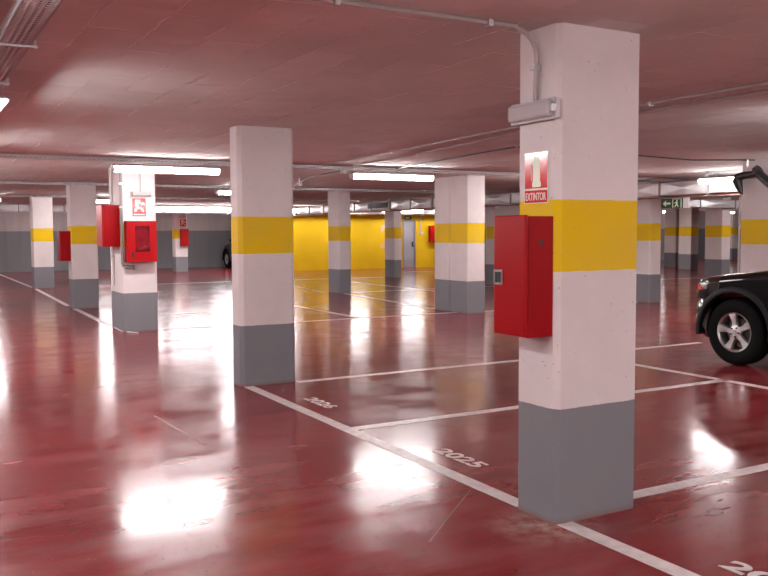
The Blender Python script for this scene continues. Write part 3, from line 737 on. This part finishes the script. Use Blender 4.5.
    for q in (-1, 1):
        MB().prism([(1.25, .50), (2.98, .50), (2.98, .585), (1.25, .585)], 'y', q * .90, q * .948).build('side_moulding', M['trim'], t, bevel=.006)
        MB().prism([(1.25, .590), (2.98, .590), (2.98, .598), (1.25, .598)], 'y', q * .90, q * .946).build('moulding_strip', M['chrome'], t)
        for c in (WA, WB):
            fl = MB(); v = []; f = []; nn = 28
            for i in range(nn + 1):
                a = R(-8 + 196 * i / nn)
                for r, yy in ((.450, .86), (.450, .935), (.470, .940), (.515, .922), (.515, .86)):
                    v.append((c + r * math.cos(a), q * yy, WR + r * math.sin(a) * .99))
            for i in range(nn):
                for j in range(5): f.append((5*i+j, 5*i+5+j, 5*i+5+(j+1)%5, 5*i+(j+1)%5))
            f += [tuple(range(5)), tuple(range(5*nn, 5*nn+5))[::-1]]
            fl.add(v, f).build('wheel_arch_flare', M['flare'], t, smooth=True)
        # headlamp on the rounded corner
        def corner(s, z, off): return (s - off * .6, q * (interp(HW, s) + off), z)
        def patch(ss, z0, z1, off, name, mat, par=t):
            v = []; f = []; k = len(ss)
            for o2 in (-.02, off):
                for s in ss: v += [corner(s, z0, o2), corner(s, z1 - .02 * (s / .3), o2)]
            for i in range(k - 1): f += [(2*i, 2*i+2, 2*i+3, 2*i+1), (2*k+2*i, 2*k+2*i+2, 2*k+2*i+3, 2*k+2*i+1), (2*i, 2*i+2, 2*k+2*i+2, 2*k+2*i), (2*i+1, 2*i+3, 2*k+2*i+3, 2*k+2*i+1)]
            f += [(0, 1, 2*k+1, 2*k), (2*k-2, 2*k-1, 4*k-1, 4*k-2)]
            return MB().add(v, f).build(name, mat, par, smooth=True)
        patch([.10, .13, .16, .19, .215], .815, .885, .008, 'front_indicator', M['amber'])
        patch([.22, .25, .30], .83, .905, .006, 'headlamp_edge', M['chrome'])
        MB().box((-.012, q*.40, .755), (.10, q*.685, .875)).build('headlamp', M['lampglass'], t, bevel=.02)
        MB().box((4.50, q*.66, .80), (4.62, q*.83, 1.05)).build('tail_lamp', M['redlens'], t, bevel=.02)
        # side repeater with bright surround
        sr = MB().prism([(1.33, .845), (1.345, .872), (1.52, .872), (1.535, .845), (1.52, .835), (1.345, .835)], 'y', q * .90, q * .934).build('side_repeater', M['chrome'], t)
        MB().box((1.36, q*.93, .843), (1.50, q*.937, .862)).build('repeater_lens', M['redlens'], sr)
        MB().box((1.62, q*.90, 1.12), (1.86, q*1.10, 1.28)).build('wing_mirror', M['paint'], t, bevel=.04)
        for sh in (2.36, 3.32): MB().box((sh - .16, q*.91, .95), (sh, q*.945, .985)).build('door_handle', M['trim'], t, bevel=.008)
        for sh in (1.40, 2.46, 3.42): MB().box((sh - .003, q*.905, .62), (sh + .003, q*.9235, 1.06)).build('door_gap', M['trim'], t)
    g = MB().box((-.006, -.36, .72), (.04, .36, .865))
    gr = g.build('grille', M['chrome'], t, bevel=.012)
    g = MB()
    for i in range(7): g.box((-.010, -.315 + i*.092, .735), (-.004, -.255 + i*.092, .85))
    g.build('grille_slot', M['black'], gr)
    # wheels
    for c, q, nm in ((WA, -1, 0), (WA, 1, 1), (WB, -1, 2), (WB, 1, 3)):
        yc = q * .80; o = q
        prof = [(.215, -.095), (.235, -.112), (.30, -.118), (.345, -.108), (.366, -.085), (.372, -.04), (.372, .04), (.366, .085), (.345, .108), (.30, .118), (.235, .112), (.215, .095)]
        w = MB().lathe(prof, (c, yc, WR), 'y', 56)
        for k in range(0):
            a = R(k * 360 / 56); ca, sa = math.cos(a), math.sin(a)
            for yy in (-.07, .0, .07):
                w.add([(c + r*ca*1.0 - dd*sa, yc + yy + e, WR + r*sa + dd*ca) for r, dd, e in ((.366,-.008,-.02),(.366,.008,-.02),(.366,.008,.02),(.366,-.008,.02),(.3765,-.008,-.02),(.3765,.008,-.02),(.3765,.008,.02),(.3765,-.008,.02))],
                      [(0,3,2,1),(4,5,6,7),(0,1,5,4),(1,2,6,5),(2,3,7,6),(3,0,4,7)]) if k % 2 == 0 else None
        wh = w.build('wheel', M['tyre'], t, smooth=True)
        rim = MB().lathe([(.200, -.09), (.222, -.105*1), (.222, .105), (.200, .09), (.192, 0)], (c, yc, WR), 'y', 56)
        yo = yc + o * .085
        for k in range(5):
            a = R(90 + 72 * k + 10); ca, sa = math.cos(a), math.sin(a)
            def pp(r, h, y): return (c + r*ca - h*sa, y, WR + r*sa + h*ca)
            v = []
            for (r, h, dy) in ((.035, .034, .004), (.12, .030, -.004), (.205, .050, .010)):
                v += [pp(r, -h, yo + o*(dy - .035)), pp(r, -h*.85, yo + o*dy), pp(r, h*.85, yo + o*dy), pp(r, h, yo + o*(dy - .035))]
            f = []
            for i in (0, 1):
                for j in range(4): f.append((4*i+j, 4*i+4+j, 4*i+4+(j+1)%4, 4*i+(j+1)%4))
            f += [(0,1,2,3), (8,9,10,11)]
            rim.add(v, f)
        rim.lathe([(.001, o*.045), (.068, o*.045), (.075, o*.085), (.030, o*.095), (.001, o*.095)], (c, yc, WR), 'y', 30)
        rim.build('rim', M['rim'], wh, smooth=True)
        cp = MB().lathe([(.001, o*.09), (.030, o*.09), (.026, o*.104), (.001, o*.106)], (c, yc, WR), 'y', 20)
        cp.build('hub_cap', M['latch'], wh, smooth=True)
        nuts = MB()
        for k in range(5):
            a = R(54 + 72*k + 10); nuts.lathe([(.001, o*.09), (.010, o*.09), (.010, o*.100), (.001, o*.100)], (c + .052*math.cos(a), yc, WR + .052*math.sin(a)), 'y', 8)
        nuts.build('wheel_nuts', M['black'], wh)
        MB().lathe([(.001, o*.01), (.150, o*.01), (.150, o*.022), (.001, o*.022)], (c, yc, WR), 'y', 36).build('brake_disc', plain('brake_iron_%d' % nm, (.10, .09, .09), .4, metal=.8), wh, smooth=True)
    for q in (-1, 1):
        MB().tube([(2.25, q*.56, 1.755), (2.3, q*.56, 1.80), (4.0, q*.56, 1.80), (4.05, q*.56, 1.755)], .014, 8).build('roof_rail', M['trim'], t, smooth=True)
    MB().box((.3, -.62, .28), (4.3, .62, .45)).build('underbody', M['black'], t)
    return t
car = make_car()
car2 = copy_tree(car)
# local +x points rearwards -> world -y ; local -y -> world -x
car.rotation_euler = (0, 0, R(-90)); car.location = (8.05 + .925, 7.08, 0)
car['label'] = 'black off-road car with silver five-spoke wheels at the right edge'; car['category'] = 'car'
car2.rotation_euler = (0, 0, R(-90)); car2.location = (12.47 + .925, 36.7, 0)
car2['label'] = 'dark car far back against the grey wall, mostly hidden by the second pillar'; car2['category'] = 'car'

# ------------------------------------------------------------------ camera, world, view
cam = bpy.data.cameras.new('camera'); co = bpy.data.objects.new('camera', cam); COL.objects.link(co)
F, pit, yaw, roll = 861.6, R(3.692), R(29.476), R(-.298)
cam.sensor_width = 36; cam.lens = F / 768 * 36; cam.clip_start = .05; cam.clip_end = 200
fw = Vector((math.sin(yaw)*math.cos(pit), math.cos(yaw)*math.cos(pit), -math.sin(pit)))
r0 = Vector((math.cos(yaw), -math.sin(yaw), 0)); u0 = r0.cross(fw)
rt = r0 * math.cos(roll) + u0 * math.sin(roll); up = u0 * math.cos(roll) - r0 * math.sin(roll)
co.matrix_world = Matrix(((rt.x, up.x, -fw.x, 0), (rt.y, up.y, -fw.y, 0), (rt.z, up.z, -fw.z, 1.5), (0, 0, 0, 1)))
scene.camera = co
w = bpy.data.worlds.new('world'); scene.world = w; w.use_nodes = True
w.node_tree.nodes['Background'].inputs[0].default_value = (.02, .018, .018, 1)
vs = scene.view_settings; vs.view_transform = 'Standard'; vs.look = 'None'; vs.gamma = 1; vs.exposure = 1.82; vs.use_curve_mapping = False
scene.cycles.max_bounces = 10; scene.cycles.diffuse_bounces = 6; scene.cycles.glossy_bounces = 5
